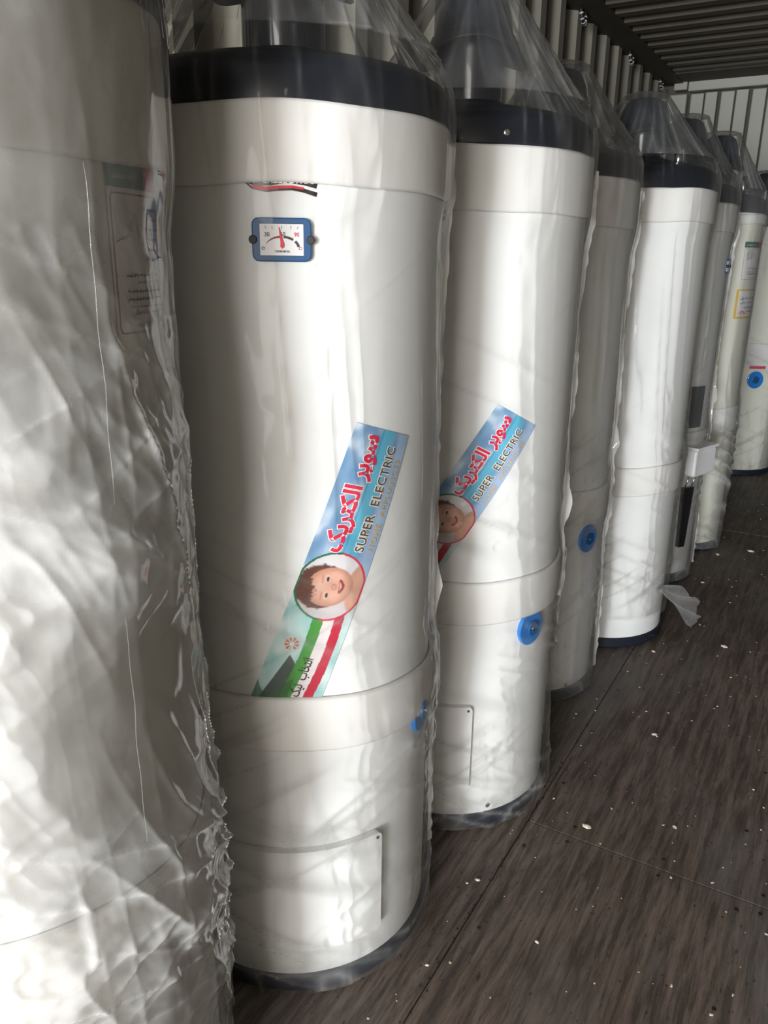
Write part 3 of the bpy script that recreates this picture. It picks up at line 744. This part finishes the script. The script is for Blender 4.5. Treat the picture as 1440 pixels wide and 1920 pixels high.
H4 = water_heater(D(c=(-.617, 1.757), r=.176, zt=1.160, seed=41, res=(220, 300), zfold=((.3, .2, 1), (.6, .1, .6)), seam_th=15, seam_z0=.03, seam_w=.008, ub=(1.063, 1.156), lb=(.440, .515), film=M['film_haze'], top=1.375, knob=(-20, .400), screws=((-30, .035, .002),),
    label='narrow dim water heater tucked between two brighter ones, half a blue knob showing'))
H5 = water_heater(D(c=(-.531, 2.147), r=.183, zt=1.163, seed=53, res=(300, 400), amp=1.4, crease=1.2, zfold=((.25, .16, 1.5), (.5, .1, .8)), seam_th=None, ub=(1.088, 1.1615), lb=(.428, .503), film_z=.08, hem=.012, hem_th=-120, top=1.375, tip_r=.055,
    holes=-12, nipples=((-35, .13, .02),), film=M['film'], label='water heater whose plastic ends in a knot above a bare white foot'))
H6 = water_heater(D(c=(-.532, 2.654), r=.166, zt=1.165, seed=61, res=(180, 260), amp=1.6, zfold=((.3, .3, 1.4),), seam_th=14, ub=(1.085, 1.161), lb=(.475, .50), top=1.40, body=M['enamel'], film=M['film_haze'], thermo=(2, .99),
    label='water heater with a white control box and a long black plate on its front'))
H7 = water_heater(D(c=(-.493, 3.035), r=.168, zt=1.156, seed=71, res=(240, 340), amp=.85, crease=1.5, zfold=((.2, .2, 1.6), (.35, .1, .8)), seam_th=None, ub=(1.12, 1.150), lb=(.434, .521), top=1.40, hem=.02, body=M['cream'], nipples=((-2, .09, .055),), film=M['film_haze'],
    label='water heater with a yellow edged notice below its instruction sheet'))
H8 = water_heater(D(c=(-.475, 4.335), r=.200, zt=1.160, seed=83, res=(150, 220), amp=1.3, zfold=((.3, .3, 1),), seam_th=None, ub=(1.08, 1.155), lb=(.555, .64), top=1.40, body=M['cream'], film_z=.03, film=M['film'],
    label='cream water heater at the right edge, pink label above its round blue knob'))
# knob and pink label of the cream heater
disc(H8, .2, -62, .47, .037)
patch('pink_label', .2015, -72, -50, .522, .535, M['pink'], H8)
# side box and bracket on the left flank of the second heater
F = frame_at(.1955, -97.5, .626)
q = slab('valve_plate', rrect(.030, .122, .003), F, -.001, .012, M['rubber'], H2, .001)
slab('rating_label', rrect(.022, .08, .001), F, .012, .0128, M['grey'], q)
slab('bracket', rrect(.02, .03, .002), frame_at(.1955, -98, .345), -.001, .014, M['rubber'], H2, .001)
# brand mark half hidden by the upper foam band
def brand_mark(par, r, th, z):
    s0 = R(th)*r
    def F(x, y, l): rr_ = r+.0006+l; a = (s0+x)/r; return (rr_*math.cos(a), rr_*math.sin(a), z+y)
    top = [(0, .002), (.012, -.0025), (.028, -.002), (.045, .001), (.062, -.001), (.075, -.004), (.0765, .001), (.0765, .010), (.05, .012), (.02, .012), (0, .004)]
    o = shape('brand_mark', top, F, M['logo_black'], par)
    shape('swoosh', ribbon_pts([(.002, .0015), (.010, -.0048), (.024, -.0072), (.036, -.0055), (.050, -.0045), (.062, -.0062), (.0755, -.0098)], .0012, .0044), F, M['logo_black'], o, .0003)
    shape('swoosh', ribbon_pts([(.010, -.0030), (.024, -.0048), (.036, -.0035), (.050, -.0028), (.062, -.0042)], .0036, .0022), F, M['red'], o, .0006)
    text('lettering', 'SUPERELECTRIC', F, .004, .0004, .069, .0085, M['pwhite'], o, lift=.0007, offset=.01)
brand_mark(H2, .1955, -66.3, 1.0715); brand_mark(H3, .194, -96.5, 1.066)

# fittings of the control-box heater
r = .166
patch('grey_label', r+.001, -44, -20, .512, .640, M['grey'], H6, thick=.002, corner=.003)
F = frame_at(r, -19, .405)
cb = slab('control_box', rrect(.125, .086, .012), F, -.02, .035, M['white'], H6, .006)
slab('box_lid', rrect(.131, .010, .003), frame_at(r, -19, .452), -.02, .040, M['white'], cb, .002)
sp = slab('black_plate', [(-.022, .10), (.022, .10), (.012, -.10), (-.014, -.10)], frame_at(r, -30, .222), .0, .016, M['rubber'], H6, .002)
slab('valve_body', rrect(.035, .085, .006), frame_at(r, -52, .245), -.004, .018, M['grey'], H6, .002)
slab('blue_valve_tag', rrect(.02, .022, .002), frame_at(r, -50, .185), .0, .019, M['knob'], H6, .001)
for a, b in ((-34, -37), (-25, -28)):
    p0 = Vector(cyl_pt(r+.02, a, .37)); p1 = Vector(cyl_pt(r+.012, b, .315))
    tube('capillary_tube', [p0, p0.lerp(p1, .5)+Vector((.002, -.002, 0)), p1], .0022, M['chrome'], H6)
# instruction sheet and yellow notice
instruction_sheet(H7, .168, -38.4, 6, .947, 1.066, .42)
r = .168
yn = patch('yellow_notice', r+.001, -40.6, 10, .822, .916, M['yellow'], H7)
yi = patch('notice_face', r+.0015, -37, 7.5, .829, .911, M['paper'], yn)
def F(x, y, l): a = R(-37)+x/r; rr_ = r+.0022+l; return (rr_*math.cos(a), rr_*math.sin(a), .829+y)
text('lettering', '\uFEEA\uFE9F\uFEEE\uFE97', F, .055, .071, .018, .007, M['ink'], yi)
text('lettering', '\uFEDD\uFEEE\uFEBC\uFEA4\uFEE3 \uFE8D\uFEAF\uFE8D \uFEEA\uFED3\uFE8E\uFEA4\uFEB3', F, .010, .054, .105, .011, M['navy'], yi, offset=.015)
text('lettering', '\uFEF2\uFEDF\uFEAE\uFEE3 \uFE96\uFEE3\uFEAA\uFEA7 \uFE8E\uFE91 \uFEEA\uFEF4\uFEB3', F, .012, .039, .10, .011, M['navy'], yi, offset=.015)
text('lettering', '\uFEAA\uFEF4\uFEB7\uFE8E\uFE91 \uFEAE\uFEF4\uFEF3\uFE8E\uFE91', F, .030, .025, .075, .010, M['navy'], yi, offset=.015)
shape('number_box', ribbon_pts([(.006, .003), (.006, .021), (.122, .021)], .0012), F, M['darkred'], yi)
text('lettering', '۰۴۱-۳۳۴۰۰', F, .010, .006, .108, .012, M['red'], yi, offset=.03)
# knot and spare film of the knotted bag
def knot():
    root = [o for o in H5.children if o.name.startswith('plastic_wrap')][0]
    rs = random.Random(4); v = []; n = 26; K = 12
    c0 = Vector(cyl_pt(.190, -12, .150)); dirn = Vector((.94, -.30, -.12)).normalized(); side = Vector((.15, .1, -1)).normalized(); up = dirn.cross(side).normalized()
    for j in range(K):
        t = j/(K-1); w_ = .006+.048*t**.6
        for i in range(n):
            s = i/(n-1)*2-1; fold = math.sin(s*7+t*5)*.013*(.25+t)+math.sin(s*23+j)*.003*t
            p = c0+dirn*(t*.112*(1-.18*abs(s)*rs.uniform(.6, 1.2)*t))+side*(s*w_+t*.020)+up*fold; v.append(tuple(p))
    mesh('loose_tail', v, grid_faces(n, K), M['film_haze'], root, True)
    pts = [cyl_pt(.184+.008*math.sin(k*.5), -20+k*1.0, .150+.004*math.sin(k)) for k in range(12)]
    tube('knot', pts, [.003+.006*math.sin(math.pi*k/11) for k in range(12)], M['film_haze'], root, 8)
knot()
